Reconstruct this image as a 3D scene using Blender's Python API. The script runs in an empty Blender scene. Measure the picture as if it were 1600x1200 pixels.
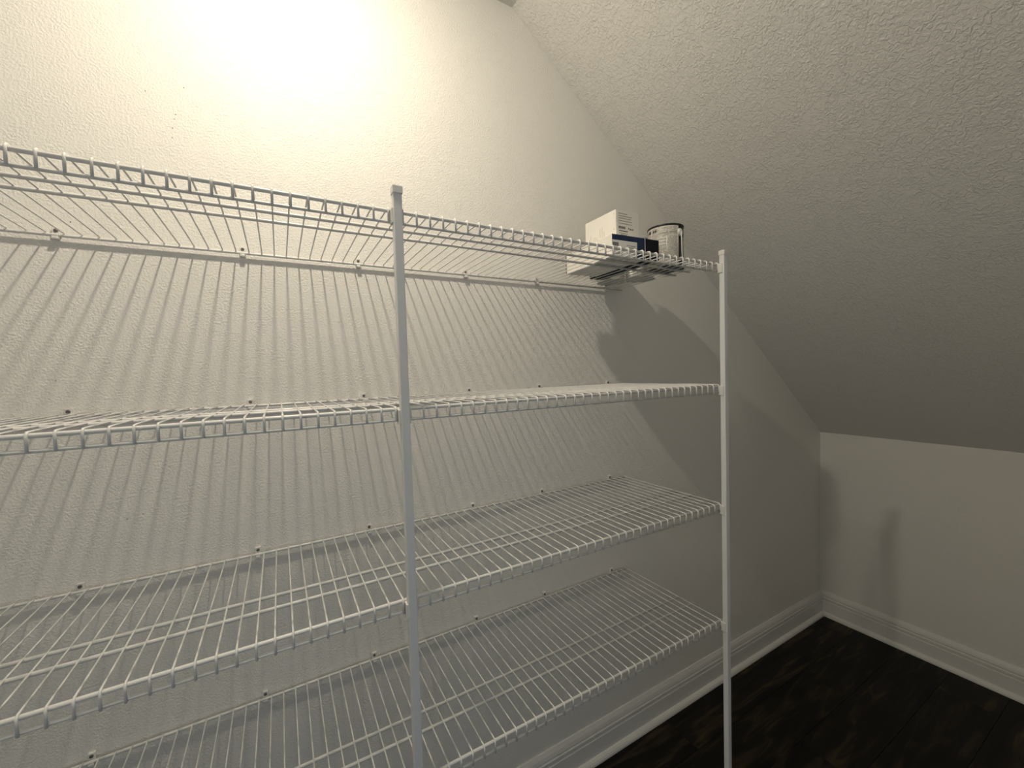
import bpy, bmesh, math, random
from mathutils import Vector, Matrix
random.seed(7)
IN = 0.0254
FZ = -68.4                     # floor level, inches below the top shelf's front rod
def P(x, y, z): return Vector((x*IN, y*IN, (z-FZ)*IN))

# ------------------------------------------------------------------ camera
scene = bpy.context.scene
C = bpy.context.collection
cam = bpy.data.cameras.new('camera'); cam_o = bpy.data.objects.new('camera', cam); C.objects.link(cam_o)
cam.sensor_width = 36.0; cam.lens = 637.8/1600*36; cam.clip_start = 0.02; cam.clip_end = 50
rt = Vector((0.86839826, -0.49505793, -0.02832145)); up = Vector((0.0424853, 0.01737688, 0.99894597)); fw = Vector((0.49404398, 0.86868619, -0.03612273))
m = Matrix((rt, up, -fw)).transposed().to_4x4(); m.translation = P(14.432, -44.641, -11.328)
cam_o.matrix_world = m
scene.camera = cam_o
# ------------------------------------------------------------------ world: daylight of the next room, enters by the doorway behind the camera
w = bpy.data.worlds.new('world'); scene.world = w; w.use_nodes = True
bg = w.node_tree.nodes['Background']; bg.inputs[0].default_value = (0.64, 0.82, 1.0, 1); bg.inputs[1].default_value = 0.46
vs = scene.view_settings
vs.view_transform = 'Standard'; vs.look = 'None'; vs.gamma = 1.0; vs.use_curve_mapping = False; vs.exposure = 0.0
LAMP = (15.8, -18.8, 32.9); LAMP_R = 1.05; LAMP_STRENGTH = 1500.0; LAMP_COL = (1.0, 0.885, 0.695, 1)

# ------------------------------------------------------------------ materials
def new_mat(name, col, rough=0.6, metal=0.0, spec=0.5):
    mt = bpy.data.materials.new(name); mt.use_nodes = True
    b = mt.node_tree.nodes['Principled BSDF']
    b.inputs['Base Color'].default_value = (*col, 1); b.inputs['Roughness'].default_value = rough
    b.inputs['Metallic'].default_value = metal; b.inputs['Specular IOR Level'].default_value = spec
    return mt
def nd(mt, t, **kw):
    n = mt.node_tree.nodes.new(t)
    for k, v in kw.items(): setattr(n, k, v)
    return n
def lk(mt, a, b): mt.node_tree.links.new(a, b)
def texture_paint(name, col, scale, dist, strength, knock=False):
    mt = new_mat(name, col, 0.55, spec=0.25); b = mt.node_tree.nodes['Principled BSDF']
    tc = nd(mt, 'ShaderNodeTexCoord')
    n1 = nd(mt, 'ShaderNodeTexNoise'); n1.inputs['Scale'].default_value = scale; n1.inputs['Detail'].default_value = 3.0; n1.inputs['Roughness'].default_value = 0.5
    lk(mt, tc.outputs['Object'], n1.inputs['Vector'])
    if knock:
        n1.inputs['Distortion'].default_value = 0.9
    r = nd(mt, 'ShaderNodeValToRGB')
    r.color_ramp.elements[0].position = 0.40; r.color_ramp.elements[1].position = 0.62
    lk(mt, n1.outputs['Fac'], r.inputs['Fac'])
    n2 = nd(mt, 'ShaderNodeTexNoise'); n2.inputs['Scale'].default_value = scale*0.22; n2.inputs['Detail'].default_value = 1.0
    lk(mt, tc.outputs['Object'], n2.inputs['Vector'])
    mu = nd(mt, 'ShaderNodeMath', operation='MULTIPLY'); lk(mt, r.outputs['Color'], mu.inputs[0]); lk(mt, n2.outputs['Fac'], mu.inputs[1])
    bp = nd(mt, 'ShaderNodeBump'); bp.inputs['Strength'].default_value = strength; bp.inputs['Distance'].default_value = dist
    lk(mt, mu.outputs[0], bp.inputs['Height']); lk(mt, bp.outputs['Normal'], b.inputs['Normal'])
    return mt
M = {}
M['wall'] = texture_paint('orange_peel_wall_paint', (0.86, 0.845, 0.81), 230, 0.0020, 0.5)
M['ceiling'] = texture_paint('knockdown_ceiling_paint', (0.86, 0.845, 0.81), 115, 0.0036, 0.6, True)
M['trim'] = new_mat('white_trim_paint', (0.80, 0.79, 0.77), 0.35)
M['wire'] = new_mat('white_vinyl_wire', (0.80, 0.80, 0.79), 0.32)
M['post'] = new_mat('white_post_enamel', (0.76, 0.77, 0.78), 0.4)
M['plastic'] = new_mat('white_plastic', (0.78, 0.77, 0.74), 0.4)
M['screw'] = new_mat('dark_screw', (0.16, 0.145, 0.13), 0.4, 0.5)
M['boxwhite'] = new_mat('white_cardboard', (0.84, 0.81, 0.76), 0.5)
M['emboss'] = new_mat('pale_grey_print', (0.66, 0.62, 0.55), 0.5)
M['print'] = new_mat('dark_print', (0.05, 0.05, 0.05), 0.6)
M['greyprint'] = new_mat('grey_print', (0.33, 0.32, 0.30), 0.6)
M['paper'] = new_mat('label_paper', (0.80, 0.80, 0.78), 0.6)
M['blue'] = new_mat('blue_gloss_card', (0.003, 0.020, 0.075), 0.3)
M['navy'] = new_mat('navy_card', (0.005, 0.005, 0.013), 0.6, spec=0.25)
M['black'] = new_mat('black_enamel', (0.006, 0.006, 0.007), 0.3)
M['metal'] = new_mat('tin_metal', (0.62, 0.62, 0.60), 0.32, 0.9)
M['scuff'] = new_mat('grey_scuff', (0.22, 0.20, 0.17), 0.8)
M['hole'] = new_mat('lamp_socket', (0.75, 0.74, 0.70), 0.4)
def can_label():
    mt = new_mat('can_label_print', (0.6, 0.58, 0.53), 0.5); b = mt.node_tree.nodes['Principled BSDF']
    tc = nd(mt, 'ShaderNodeTexCoord'); mp = nd(mt, 'ShaderNodeMapping'); mp.inputs['Scale'].default_value = (260, 260, 700)
    lk(mt, tc.outputs['Object'], mp.inputs['Vector'])
    n = nd(mt, 'ShaderNodeTexNoise'); n.inputs['Scale'].default_value = 1.0; n.inputs['Detail'].default_value = 2
    lk(mt, mp.outputs['Vector'], n.inputs['Vector'])
    r = nd(mt, 'ShaderNodeValToRGB'); r.color_ramp.elements[0].position = 0.42; r.color_ramp.elements[1].position = 0.60
    r.color_ramp.elements[0].color = (0.36, 0.35, 0.32, 1); r.color_ramp.elements[1].color = (0.66, 0.64, 0.58, 1)
    lk(mt, n.outputs['Fac'], r.inputs['Fac']); lk(mt, r.outputs['Color'], b.inputs['Base Color'])
    return mt
M['canlabel'] = can_label()
def plank_mat():
    mt = new_mat('dark_wood_plank', (0.03, 0.02, 0.015), 0.5, spec=0.2); b = mt.node_tree.nodes['Principled BSDF']
    tc = nd(mt, 'ShaderNodeTexCoord'); oi = nd(mt, 'ShaderNodeObjectInfo')
    ad = nd(mt, 'ShaderNodeVectorMath', operation='ADD'); sc = nd(mt, 'ShaderNodeVectorMath', operation='SCALE'); sc.inputs['Scale'].default_value = 37.0
    cb = nd(mt, 'ShaderNodeCombineXYZ')
    for i in range(3): lk(mt, oi.outputs['Random'], cb.inputs[i])
    lk(mt, cb.outputs[0], sc.inputs[0]); lk(mt, tc.outputs['Object'], ad.inputs[0]); lk(mt, sc.outputs[0], ad.inputs[1])
    mp = nd(mt, 'ShaderNodeMapping'); mp.inputs['Scale'].default_value = (2.2, 14, 14); lk(mt, ad.outputs[0], mp.inputs['Vector'])
    n = nd(mt, 'ShaderNodeTexNoise'); n.inputs['Scale'].default_value = 1.6; n.inputs['Detail'].default_value = 6; n.inputs['Distortion'].default_value = 1.2
    lk(mt, mp.outputs['Vector'], n.inputs['Vector'])
    r = nd(mt, 'ShaderNodeValToRGB'); e = r.color_ramp.elements
    e[0].position = 0.30; e[0].color = (0.0022, 0.0017, 0.0012, 1); e[1].position = 0.70; e[1].color = (0.050, 0.036, 0.018, 1)
    k = e.new(0.52); k.color = (0.0105, 0.0075, 0.0048, 1)
    lk(mt, n.outputs['Fac'], r.inputs['Fac'])
    mr = nd(mt, 'ShaderNodeMapRange'); mr.inputs['To Min'].default_value = 0.55; mr.inputs['To Max'].default_value = 1.35
    lk(mt, oi.outputs['Random'], mr.inputs['Value'])
    mx = nd(mt, 'ShaderNodeVectorMath', operation='SCALE'); lk(mt, r.outputs['Color'], mx.inputs[0]); lk(mt, mr.outputs[0], mx.inputs['Scale'])
    lk(mt, mx.outputs[0], b.inputs['Base Color'])
    bp = nd(mt, 'ShaderNodeBump'); bp.inputs['Strength'].default_value = 0.25; bp.inputs['Distance'].default_value = 0.001
    lk(mt, n.outputs['Fac'], bp.inputs['Height']); lk(mt, bp.outputs['Normal'], b.inputs['Normal'])
    return mt
M['plank'] = plank_mat()
M['underlay'] = new_mat('dark_underlay', (0.008, 0.006, 0.005), 0.9)
def emis(name, col, s):
    mt = bpy.data.materials.new(name); mt.use_nodes = True; nt = mt.node_tree; nt.nodes.clear()
    e = nt.nodes.new('ShaderNodeEmission'); o = nt.nodes.new('ShaderNodeOutputMaterial')
    e.inputs[0].default_value = col; e.inputs[1].default_value = s; nt.links.new(e.outputs[0], o.inputs[0]); return mt
M['bulb'] = emis('warm_bulb_glow', LAMP_COL, LAMP_STRENGTH)

# ------------------------------------------------------------------ mesh helpers (all sizes in inches)
def finish(bm, name, mat, smooth=False):
    bmesh.ops.recalc_face_normals(bm, faces=bm.faces)
    bmesh.ops.scale(bm, vec=(IN, IN, IN), verts=bm.verts)
    me = bpy.data.meshes.new(name); bm.to_mesh(me); bm.free()
    me.materials.append(M[mat])
    if smooth:
        for p in me.polygons: p.use_smooth = True
    return me
def obj(name, me, parent=None, loc=None, rz=0.0):
    o = bpy.data.objects.new(name, me); C.objects.link(o)
    if parent is not None: o.parent = parent
    if loc is not None: o.location = loc
    o.rotation_euler = (0, 0, rz)
    return o
def tag(o, label=None, cat=None, group=None, kind=None):
    if label: o['label'] = label
    if cat: o['category'] = cat
    if group: o['group'] = group
    if kind: o['kind'] = kind
    return o
def empty(name, loc, rz=0.0):
    o = bpy.data.objects.new(name, None); C.objects.link(o); o.location = loc; o.rotation_euler = (0, 0, rz); o.empty_display_size = 0.05; return o
def add_box(bm, x0, x1, y0, y1, z0, z1, bev=0.0):
    v = [bm.verts.new((x, y, z)) for z in (z0, z1) for y in (y0, y1) for x in (x0, x1)]
    fs = [bm.faces.new([v[i] for i in q]) for q in ((0,2,3,1),(4,5,7,6),(0,1,5,4),(2,6,7,3),(0,4,6,2),(1,3,7,5))]
    if bev > 0:
        es = list({e for f in fs for e in f.edges})
        bmesh.ops.bevel(bm, geom=es, offset=bev, segments=2, profile=0.6, affect='EDGES')
def box_mesh(name, mat, *a, bev=0.0):
    bm = bmesh.new(); add_box(bm, *a, bev=bev); return finish(bm, name, mat)
def add_tube(bm, pts, rad, n=8):
    pts = [Vector(p) for p in pts]
    if not isinstance(rad, (list, tuple)): rad = [rad]*len(pts)
    rings = []; ref = None
    for i, p in enumerate(pts):
        if i == 0: t = pts[1]-p
        elif i == len(pts)-1: t = p-pts[i-1]
        else: t = (pts[i+1]-p).normalized()+(p-pts[i-1]).normalized()
        t.normalize()
        if ref is None:
            ref = Vector((1, 0, 0)) if abs(t.x) < 0.9 else Vector((0, 0, 1))
        a = (ref-t*ref.dot(t)).normalized(); b = t.cross(a); ref = a
        rings.append([bm.verts.new(p+(a*math.cos(2*math.pi*k/n)+b*math.sin(2*math.pi*k/n))*rad[i]) for k in range(n)])
    for i in range(len(rings)-1):
        for k in range(n): bm.faces.new((rings[i][k], rings[i][(k+1) % n], rings[i+1][(k+1) % n], rings[i+1][k]))
    bm.faces.new(rings[0][::-1]); bm.faces.new(rings[-1])
def tube_mesh(name, mat, pts, rad, n=8):
    bm = bmesh.new(); add_tube(bm, pts, rad, n); return finish(bm, name, mat, True)
def add_prism(bm, poly, axis, a0, a1):
    """extrude a 2-D polygon along an axis; poly is in the two other coordinates in x,y,z order"""
    def mk(p, a):
        return {'x': (a, p[0], p[1]), 'y': (p[0], a, p[1]), 'z': (p[0], p[1], a)}[axis]
    A = [bm.verts.new(mk(p, a0)) for p in poly]; B = [bm.verts.new(mk(p, a1)) for p in poly]
    bm.faces.new(A); bm.faces.new(B[::-1])
    for i in range(len(poly)):
        j = (i+1) % len(poly); bm.faces.new((A[i], A[j], B[j], B[i]))
def prism_mesh(name, mat, poly, axis, a0, a1):
    bm = bmesh.new(); add_prism(bm, poly, axis, a0, a1); return finish(bm, name, mat)
def add_lathe(bm, prof, n=32, a0=0.0, a1=2*math.pi):
    full = abs(a1-a0-2*math.pi) < 1e-6; cnt = n if full else n+1
    rings = [[bm.verts.new((r*math.cos(a0+(a1-a0)*k/n), r*math.sin(a0+(a1-a0)*k/n), z)) for k in range(cnt)] for r, z in prof]
    for i in range(len(rings)-1):
        for k in range(n):
            k2 = (k+1) % cnt
            bm.faces.new((rings[i][k], rings[i][k2], rings[i+1][k2], rings[i+1][k]))
    if full:
        bm.faces.new(rings[0][::-1]); bm.faces.new(rings[-1])
def lathe_mesh(name, mat, prof, n=32, a0=0.0, a1=2*math.pi, smooth=True):
    bm = bmesh.new(); add_lathe(bm, prof, n, a0, a1)
    me = finish(bm, name, mat)
    if smooth:
        for p in me.polygons: p.use_smooth = abs(p.normal.z) < 0.7
    return me

# ------------------------------------------------------------------ the room
WY = 0.35                       # back wall plane
XR, XL, YF = 119.0, -30.0, -66.0
ZK = -27.3                      # knee wall top
ZC = 33.7; XC = XR-(ZC-ZK)/0.788
T = 4.0
SCUFFS = [(7.68, 11.26), (7.57, 10.85), (7.41, 10.06), (7.35, 9.24), (8.33, 13.7), (5.76, 12.65), (-0.05, -4.38), (0.77, 1.13), (19.9, -6.08), (2.98, -22.83), (4.0, -22.61), (-0.64, -11.22)]     # small marks on the back wall
O0 = P(0, 0, 0); O0.z = -FZ*IN
def room(name, me): return tag(obj(name, me, None, P(0, 0, 0)), kind='structure')
wall_back = room('wall_back', prism_mesh('wall_back', 'wall', [(XL-T, FZ-1), (XR+T, FZ-1), (XR+T, ZK-0.788*T+6), (XC, ZC+T), (XL-T, ZC+T)], 'y', WY, WY+T))
wall_right = room('wall_right', prism_mesh('wall_right', 'wall', [(XR, FZ-1), (XR+T, FZ-1), (XR+T, ZK+1), (XR, ZK+1)], 'y', YF-T, WY+0.02))
wall_left = room('wall_left', prism_mesh('wall_left', 'wall', [(XL-T, FZ-1), (XL, FZ-1), (XL, ZC+1), (XL-T, ZC+1)], 'y', YF-T, WY+0.02))
bm = bmesh.new()                # wall behind the camera with its doorway
D0, D1, DZ = -4.0, 34.0, FZ+81
add_box(bm, XL-0.02, D0, YF-T, YF, FZ-1, ZC+1); add_box(bm, D0, D1, YF-T, YF, DZ, ZC+1)
add_prism(bm, [(D1, FZ-1), (XR+0.02, FZ-1), (XR+0.02, ZK+1), (XC, ZC+1), (D1, ZC+1)], 'y', YF-T, YF)
wall_front = room('wall_front', finish(bm, 'wall_front', 'wall'))
ceiling = room('ceiling', prism_mesh('ceiling', 'ceiling', [(XL-T, ZC), (XC, ZC), (XC+2, ZC+T), (XL-T, ZC+T)], 'y', YF-T, WY+0.02))
s = 0.788
ceiling_sloped = room('ceiling_sloped', prism_mesh('ceiling_sloped', 'ceiling', [(XC-0.01, ZC), (XR+0.01, ZK), (XR+T, ZK-s*T+6), (XC+2, ZC+T)], 'y', YF-T, WY+0.02))
bm = bmesh.new(); add_lathe(bm, [(0.055, 0.0), (0.05, 0.02)], 8)
bmesh.ops.rotate(bm, verts=bm.verts, cent=(0, 0, 0), matrix=Matrix.Rotation(math.pi/2, 3, 'X'))
scuff_me = finish(bm, 'scuff_mark', 'scuff')
for (sx, sz) in SCUFFS:
    o = obj('scuff_mark', scuff_me, wall_back); o.location = (sx*IN, (WY+0.005)*IN, sz*IN); o.scale = (0.7, 1, random.uniform(0.7, 1.5))
# floor: dark planks running along the back wall
floor = room('floor', box_mesh('floor', 'underlay', XL-0.02, XR+0.02, YF-T, WY+0.02, FZ-1.2, FZ-0.16))
PW = 7.0; y = WY; row = 0
plank_me = {}
def plank(x0, x1, y0, y1):
    key = (round(x1-x0, 2), round(y1-y0, 2))
    if key not in plank_me:
        plank_me[key] = box_mesh('plank', 'plank', 0.02, key[0]-0.02, 0.02, key[1]-0.02, -0.2, 0.0, bev=0.03)
    o = obj('plank', plank_me[key], floor); o.location = ((x0)*IN, y0*IN, FZ*IN)
while y > YF-T+0.1:
    y0 = max(y-PW, YF-T); x = XL-(row*17.0 % 48.0); 
    while x < XR-0.1:
        a = max(x, XL); b = min(x+48.0, XR)
        if b-a > 0.5: plank(a, b, y0, y)
        x += 48.0
    y = y0; row += 1
# baseboards with a shoe moulding
BB = [(0, 0), (0.62, 0), (0.62, 3.20), (0.46, 3.26), (0.46, 3.44), (0.60, 3.54), (0.60, 3.92), (0.40, 4.00), (0.40, 4.20), (0.54, 4.32), (0.42, 4.75), (0.18, 5.25), (0, 5.25)]
SH = [(0, 0), (0.62, 0), (0.60, 0.30), (0.46, 0.58), (0.25, 0.76), (0, 0.82)]
def baseboard(name, axis, plane, sgn, a0, a1):
    o = room(name, prism_mesh(name, 'trim', [((plane+sgn*d) , FZ+h) for d, h in [(q[0]-0.03 if q[0] == 0 else q[0], q[1]) for q in BB]], axis, a0, a1))
    sh = obj('shoe_moulding', prism_mesh('shoe_moulding', 'trim', [((plane+sgn*(d+0.60)), FZ+h) for d, h in SH], axis, a0, a1), o)
    return o
baseboard('baseboard_back', 'x', WY, -1, XL, XR)
baseboard('baseboard_right', 'y', XR, -1, YF, WY-0.0)
baseboard('baseboard_left', 'y', XL, 1, YF, WY)
baseboard('baseboard_front', 'x', YF, 1, D1+0.1, XR)

# ------------------------------------------------------------------ ceiling lamp (above the frame)
lx, ly, lz = LAMP
lamp = tag(empty('ceiling_light_offscreen', P(lx, ly, ZC)), 'small round flush white ceiling light with a warm diffuser', 'ceiling light')
obj('housing', lathe_mesh('housing', 'hole', [(LAMP_R+0.9, 0.02), (LAMP_R+0.9, lz-ZC+0.25), (LAMP_R+0.6, lz-ZC+0.03), (LAMP_R, lz-ZC+0.03)], 32), lamp)
obj('diffuser_offscreen', lathe_mesh('diffuser_offscreen', 'bulb', [(LAMP_R, lz-ZC+0.05), (LAMP_R, lz-ZC-0.03), (LAMP_R*0.93, lz-ZC-0.18), (LAMP_R*0.72, lz-ZC-0.32), (LAMP_R*0.4, lz-ZC-0.41), (0.02, lz-ZC-0.45)], 28), lamp)

# ------------------------------------------------------------------ wire shelves
YFR, YM1, YM2 = -15.3, -11.42, -9.47
SHELF_Z = [0.0, -13.955, -27.868, -41.786]
X0 = -20.5; NW = 80             # cross wires X0 .. 58.5
XE0, XE1 = XL+0.05, 59.0
RF, RL, RM, RB = 0.135, 0.11, 0.135, 0.125
WR, DR = 0.056, 0.076
LIP = 0.772
def wz(yy): return RF+WR+0.0 + (yy-YFR)/(-YFR)*(-0.10)      # centre height of the deck wires
yd = YFR-RF-DR*0.9                                           # plane of the hanging wire ends
wire_pts = [(0, 0.06, wz(0)-0.20), (0, 0.03, wz(0)-0.06), (0, -0.10, wz(0)), (0, YM2, wz(YM2)), (0, YFR+0.22, wz(YFR)), (0, YFR-0.06, wz(YFR)-0.005), (0, yd+0.01, wz(YFR)-0.13), (0, yd, -0.12), (0, yd, -LIP-RL*0.7)]
wire_rad = [WR, WR, WR, WR, WR*1.05, DR*0.85, DR, DR, DR]
wire_me = tube_mesh('cross_wire', 'wire', wire_pts, wire_rad, 8)
def rod_me(name, yy, zz, r): return tube_mesh(name, 'wire', [(XE0, yy, zz), (XE1, yy, zz)], r, 10)
rods = [('front_rod', rod_me('front_rod', YFR, 0, RF)), ('lip_rod', rod_me('lip_rod', YFR, -LIP, RL)),
        ('support_rod', rod_me('support_rod', YM1, wz(YM1)-WR-RM+0.085, RM)), ('support_rod', rod_me('support_rod', YM2, wz(YM2)-WR-RM+0.085, RM)),
        ('back_rod', rod_me('back_rod', 0.0, wz(0)-WR-RB+0.01, RB))]
ZB = wz(0)-WR-RB+0.01
SHELF_LABEL = ['topmost white wire shelf, carrying the boxes and cans', 'white wire shelf at eye level, just below the shelf with the boxes',
               'white wire shelf third from the top, third up from the baseboard side' , 'lowest white wire shelf, nearest above the baseboard']
SHELF_LABEL[2] = 'white wire shelf directly above the lowest shelf, empty'
ORD = ['topmost', 'second', 'third', 'lowest']
clip_bm = bmesh.new()
add_box(clip_bm, -0.24, 0.24, 0.12, WY+0.01, -0.10, 0.62, bev=0.05)          # plate on the wall
add_box(clip_bm, -0.20, 0.20, -0.16, 0.30, -0.32, -0.08, bev=0.07)           # lip under the rod
clip_me = finish(clip_bm, 'clip_body', 'plastic')
screw_bm = bmesh.new(); add_lathe(screw_bm, [(0.135, 0.0), (0.135, 0.05), (0.08, 0.085), (0.01, 0.09)], 14)
bmesh.ops.rotate(screw_bm, verts=screw_bm.verts, cent=(0, 0, 0), matrix=Matrix.Rotation(math.pi/2, 3, 'X'))
screw_me = finish(screw_bm, 'screw', 'screw')
for si, z in enumerate(SHELF_Z):
    sh = tag(empty('wire_shelf', P(0, 0, z)), SHELF_LABEL[si], 'shelf', 'wire shelves along the back wall')
    for nm, me in rods: obj(nm, me, sh)
    for k in range(NW):
        o = obj('cross_wire', wire_me, sh); o.location = ((X0+k)*IN, 0, 0)
    for cx in (-24, -12, 0, 12, 22, 25.9, 34, 44, 56):
        c = tag(empty('wall_clip', P(cx, 0, z+ZB)), 'small white plastic wall clip with dark screw holding the %s wire shelf' % ORD[si], 'wall clip', 'wall clips along the back of the %s shelf' % ORD[si])
        obj('clip_body', clip_me, c)
        o = obj('screw', screw_me, c); o.location = (0, 0.125*IN, 0.38*IN)

# ------------------------------------------------------------------ support posts
PH = 0.30; YP = yd-DR-0.04-PH
def bracket_mesh():
    bm = bmesh.new()
    add_box(bm, -0.42, 0.42, PH-0.12, PH+0.16, -1.02, 0.02, bev=0.04)          # saddle between post and lip
    add_box(bm, -0.42, -PH+0.02, -0.10, PH+0.1, -1.02, 0.0, bev=0.03)
    add_box(bm, PH-0.02, 0.42, -0.10, PH+0.1, -1.02, 0.0, bev=0.03)
    return finish(bm, 'bracket', 'plastic')
brk = bracket_mesh()
TOP = 1.0-FZ
tube_me = box_mesh('post_tube', 'post', -PH, PH, -PH, PH, 0.0, TOP, bev=0.05)
cap_me = box_mesh('post_cap', 'plastic', -PH-0.055, PH+0.055, -PH-0.055, PH+0.055, TOP-0.05, TOP+0.5, bev=0.06)
foot_me = box_mesh('post_foot', 'plastic', -PH-0.055, PH+0.055, -PH-0.055, PH+0.055, 0.0, 0.5, bev=0.06)
for px, lab in ((22.0, 'square white support post standing in front of the middle of the wire shelves'), (58.88, 'square white support post at the end of the shelves, before the dark floor')):
    o = tag(empty('support_post', P(px, YP, FZ)), lab, 'post', 'support posts of the shelves')
    obj('post_tube', tube_me, o); obj('post_cap', cap_me, o); obj('post_foot', foot_me, o)
    for z in SHELF_Z:
        q = obj('bracket', brk, o); q.location = (0, 0, (z-FZ)*IN)

# ------------------------------------------------------------------ things on the top shelf
ZT = 0.205
def carton(name, mat, w, d, h, loc, rz, bottom=None):
    """carton with its front-left bottom corner at the origin"""
    o = empty(name, loc, rz)
    body = obj('carton', box_mesh('carton', mat, 0, w, 0, d, 0.0, h, bev=0.03), o)
    return o, body
def slab(o, name, mat, x0, x1, z0, z1, face='front', t=0.012, d=0.0):
    if face == 'front': me = box_mesh(name, mat, x0, x1, -t, 0.004, z0, z1)
    else: me = box_mesh(name, mat, -t, 0.004, x0, x1, z0, z1)       # left face, x0..x1 along depth
    return obj(name, me, o)
rz_low = math.radians(-4.0)
low, b_ = carton('flat_box', 'boxwhite', 4.45, 8.55, 2.32, P(45.15, -12.55, ZT), rz_low)
tag(low, 'flat white box with blue labelled front, lying under the taller white box', 'box')
# blue front wrapper, label and its print, dark back edge
front = slab(low, 'front_panel', 'blue', 0.02, 4.43, 0.02, 2.30, t=0.02)
lab = obj('label', box_mesh('label', 'paper', 0.03, 3.40, -0.034, -0.015, 0.10, 1.72), front)
def bars(par, x0, zs, y, mat='greyprint', hgt=0.07, name='print_line'):
    for (xa, xb, zz) in zs:
        obj(name, box_mesh(name, mat, x0+xa, x0+xb, y-0.010, y+0.004, zz, zz+hgt), par)
bars(front, 0.1, [(0.00+0.13*i, 0.085+0.13*i, 1.12) for i in range(6)], -0.034, 'print', 0.36, 'bold_print')
bars(front, 0.1, [(0.0, 0.75, 0.86), (0.0, 0.6, 0.68)], -0.034)
bars(front, 1.95, [(0.0, 1.2, 1.22), (0.0, 1.3, 1.02), (0.1, 1.3, 0.86), (0.0, 1.0, 0.60), (0.0, 1.2, 0.42)], -0.034)
bars(front, 0.1, [(0.0, 1.5, 0.42), (0.0, 1.3, 0.26)], -0.034)
obj('back_panel', box_mesh('back_panel', 'black', -0.05, 4.47, 8.54, 8.60, 0.0, 2.32), low)
obj('base_panel', box_mesh('base_panel', 'boxwhite', 0.03, 4.42, 0.05, 8.5, -0.012, 0.01), low)

navy, b_ = carton('narrow_box', 'navy', 2.05, 10.0, 2.30, P(49.68, -12.86, ZT), rz_low)
tag(navy, 'narrow dark navy box between the flat blue-fronted box and the labelled can', 'box')
obj('edge_strip', box_mesh('edge_strip', 'paper', -0.004, 0.05, -0.012, 0.03, 0.02, 2.30), navy)

tall, b_ = carton('tall_box', 'boxwhite', 3.45, 5.1, 3.1, P(46.72, -11.58, ZT+2.325), math.radians(-0.5))
tag(tall, 'taller cream white box with printed end, stacked on the flat blue-fronted box', 'box')
fl = slab(tall, 'end_panel', 'boxwhite', 0.06, 3.40, 0.04, 3.06, t=0.012)
bars(fl, 0.35, [(0.0, 1.3, 2.72), (0.0, 2.0, 2.46), (0.0, 1.85, 2.22), (0.0, 2.05, 1.94), (0.0, 2.0, 1.66)], -0.012, 'greyprint', 0.07)
bars(fl, 0.35, [(0.02+0.17*i, 0.13+0.17*i, 1.12) for i in range(6)], -0.012, 'print', 0.26, 'bold_print')
bars(fl, 0.35, [(1.45, 1.58, 1.18), (1.68, 1.84, 1.10), (1.95, 2.02, 1.12), (2.1, 2.2, 1.12)], -0.012, 'print', 0.16, 'bold_print')
bars(fl, 0.35, [(0.05, 1.35, 0.84)], -0.012, 'print', 0.09)
bars(fl, 0.35, [(0.05, 0.12, 0.60), (0.12, 1.35, 0.60), (0.30, 1.2, 0.44)], -0.012, 'greyprint', 0.07)
# pale script on the broad side, tape dots
side = slab(tall, 'side_panel', 'boxwhite', 0.05, 5.05, 0.04, 3.06, 'left', t=0.010)
def stroke(y0, y1, z0, z1): obj('script_stroke', box_mesh('script_stroke', 'emboss', -0.016, -0.006, y0, y1, z0, z1), side)
for (yy, z0, z1) in ((4.12, 0.30, 1.45), (3.62, 0.32, 0.98), (3.30, 0.32, 0.95), (3.02, 0.34, 0.92), (2.52, 0.72, 1.75), (2.18, 0.36, 1.80), (1.86, 0.36, 1.28)):
    stroke(yy-0.05, yy+0.05, z0, z1)
for (ya, yb, zz) in ((3.62, 4.12, 0.30), (3.30, 3.62, 0.92), (3.02, 3.30, 0.62), (2.18, 2.52, 0.36)):
    stroke(ya, yb, zz, zz+0.08)
for zz in (2.70, 1.05):
    bm = bmesh.new(); add_lathe(bm, [(0.09, 0), (0.09, 0.012)], 12)
    bmesh.ops.rotate(bm, verts=bm.verts, cent=(0, 0, 0), matrix=Matrix.Rotation(-math.pi/2, 3, 'Y'))
    o = obj('seal_dot', finish(bm, 'seal_dot', 'emboss'), side); o.location = (-0.006*IN, 0.30*IN, zz*IN)

# cans
CX, CY, CR, CH = 55.9, -10.45, 2.08, 4.95
to_cam = math.atan2(-44.64-CY, 14.43-CX)
def can_shell(o, mat, r, h):
    obj('body', lathe_mesh('body', mat, [(r-0.10, 0.06), (r-0.02, 0.0), (r, 0.05), (r, 0.12), (r-0.05, 0.16), (r-0.05, h-0.20), (r, h-0.14)], 48), o)
paint = tag(empty('paint_can', P(CX, CY, ZT), to_cam), 'large labelled paint can with black rim and wire handle, at the shelf end', 'can')
can_shell(paint, 'black', CR, CH)
rim = obj('lid', lathe_mesh('lid', 'black', [(CR-0.02, CH-0.20), (CR+0.02, CH-0.17), (CR+0.02, CH), (CR-0.06, CH+0.03), (CR-0.14, CH-0.02), (CR-0.20, CH-0.13), (CR-0.34, CH-0.13), (CR-0.38, CH-0.06), (0.02, CH-0.06)], 48), paint)
rad = math.radians
lb = obj('label', lathe_mesh('label', 'canlabel', [(CR-0.035, 0.2), (CR-0.028, 0.22), (CR-0.028, CH-0.24), (CR-0.035, CH-0.22)], 40, rad(-100), rad(44)), paint)
def rbar(a0, a1, z0, z1, mat, nm, r=CR-0.022):
    obj(nm, lathe_mesh(nm, mat, [(r-0.006, z0), (r, z0), (r, z1), (r-0.006, z1)], max(2, int(abs(a1-a0)/4)), rad(a0), rad(a1)), lb)
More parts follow.
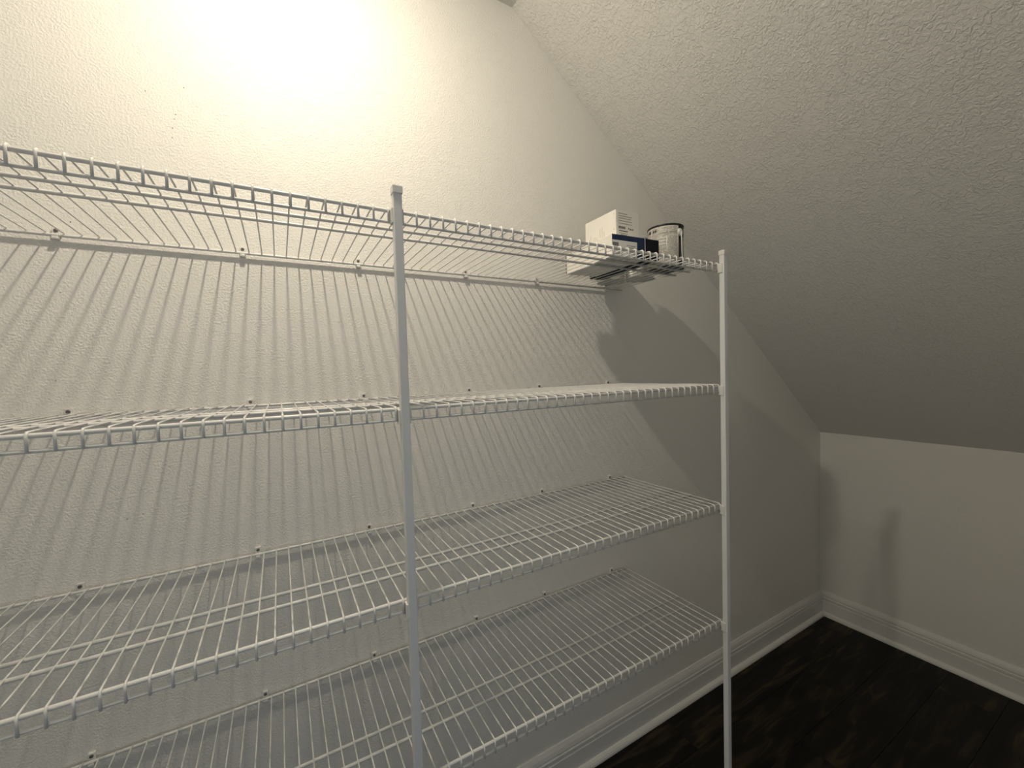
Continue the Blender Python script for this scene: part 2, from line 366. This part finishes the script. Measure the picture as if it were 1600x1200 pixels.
rbar(-50, -47.5, 0.22, CH-0.24, 'boxwhite', 'border_line'); rbar(41, 44, 0.22, CH-0.24, 'boxwhite', 'border_line')
rbar(-100, 44, CH-0.34, CH-0.26, 'boxwhite', 'border_line'); rbar(3, 5.5, 1.1, 3.55, 'boxwhite', 'border_line')
for i in range(3): rbar(-28+2*i, 3, 3.30-0.36*i, 3.42-0.36*i, 'boxwhite', 'print_line')
rbar(8, 40, 3.55, 3.62, 'boxwhite', 'print_line')
for a in (-82, -64, -58): rbar(a, a+9 if a < -60 else a+7, CH-0.78, CH-0.46, 'print', 'bold_print')
rbar(-42, -36, CH-0.80, CH-0.52, 'print', 'bold_print'); rbar(-34, -28, CH-0.80, CH-0.52, 'print', 'bold_print')
rbar(12, 38, CH-1.02, CH-0.92, 'greyprint', 'print_line'); rbar(-20, 8, CH-1.06, CH-0.98, 'greyprint', 'print_line')
rbar(66, 100, 0.2, CH-1.5, 'canlabel', 'label_edge')
for sgn in (1, -1):
    ang = rad(51) if sgn > 0 else rad(51)+math.pi
    bm = bmesh.new(); add_lathe(bm, [(0.44, -0.05), (0.44, 0.05), (0.30, 0.13), (0.02, 0.15)], 20)
    bmesh.ops.rotate(bm, verts=bm.verts, cent=(0, 0, 0), matrix=Matrix.Rotation(math.pi/2, 3, 'Y'))
    o = obj('handle_ear', finish(bm, 'handle_ear', 'plastic', True), paint); o.rotation_euler = (0, 0, ang)
    o.location = ((CR)*math.cos(ang)*IN, (CR)*math.sin(ang)*IN, (CH-0.98)*IN)
a = rad(51); R2 = CR+0.17; pts = []
z0 = CH-0.98
prof = [(0.0, 0.0), (0.02, 1.0), (0.03, 2.2), (0.06, 3.0), (0.18, 3.5)]
prof = prof + [(0.18+(math.pi-0.36)*k/9, 3.6) for k in range(1, 9)] + [(math.pi-t, d) for t, d in prof[::-1]]
for t, d in prof: pts.append((R2*math.cos(a+t), R2*math.sin(a+t), z0-d))
obj('bail_handle', tube_mesh('bail_handle', 'plastic', pts, 0.06, 8), paint)
for (cx, cy, hh, lab) in ((56.9, -5.4, 5.0, 'plain metal can half hidden behind the labelled paint can'), (54.6, -2.35, 4.3, 'plain metal can against the wall at the shelf end')):
    o = tag(empty('metal_can', P(cx, cy, ZT-0.03)), lab, 'can', 'plain metal cans behind the paint can')
    can_shell(o, 'metal', 1.88, hh)
    obj('lid', lathe_mesh('lid', 'metal', [(1.86, hh-0.2), (1.895, hh-0.17), (1.895, hh), (1.83, hh+0.03), (1.77, hh-0.02), (1.70, hh-0.13), (1.56, hh-0.13), (1.52, hh-0.06), (0.02, hh-0.06)], 40), o)
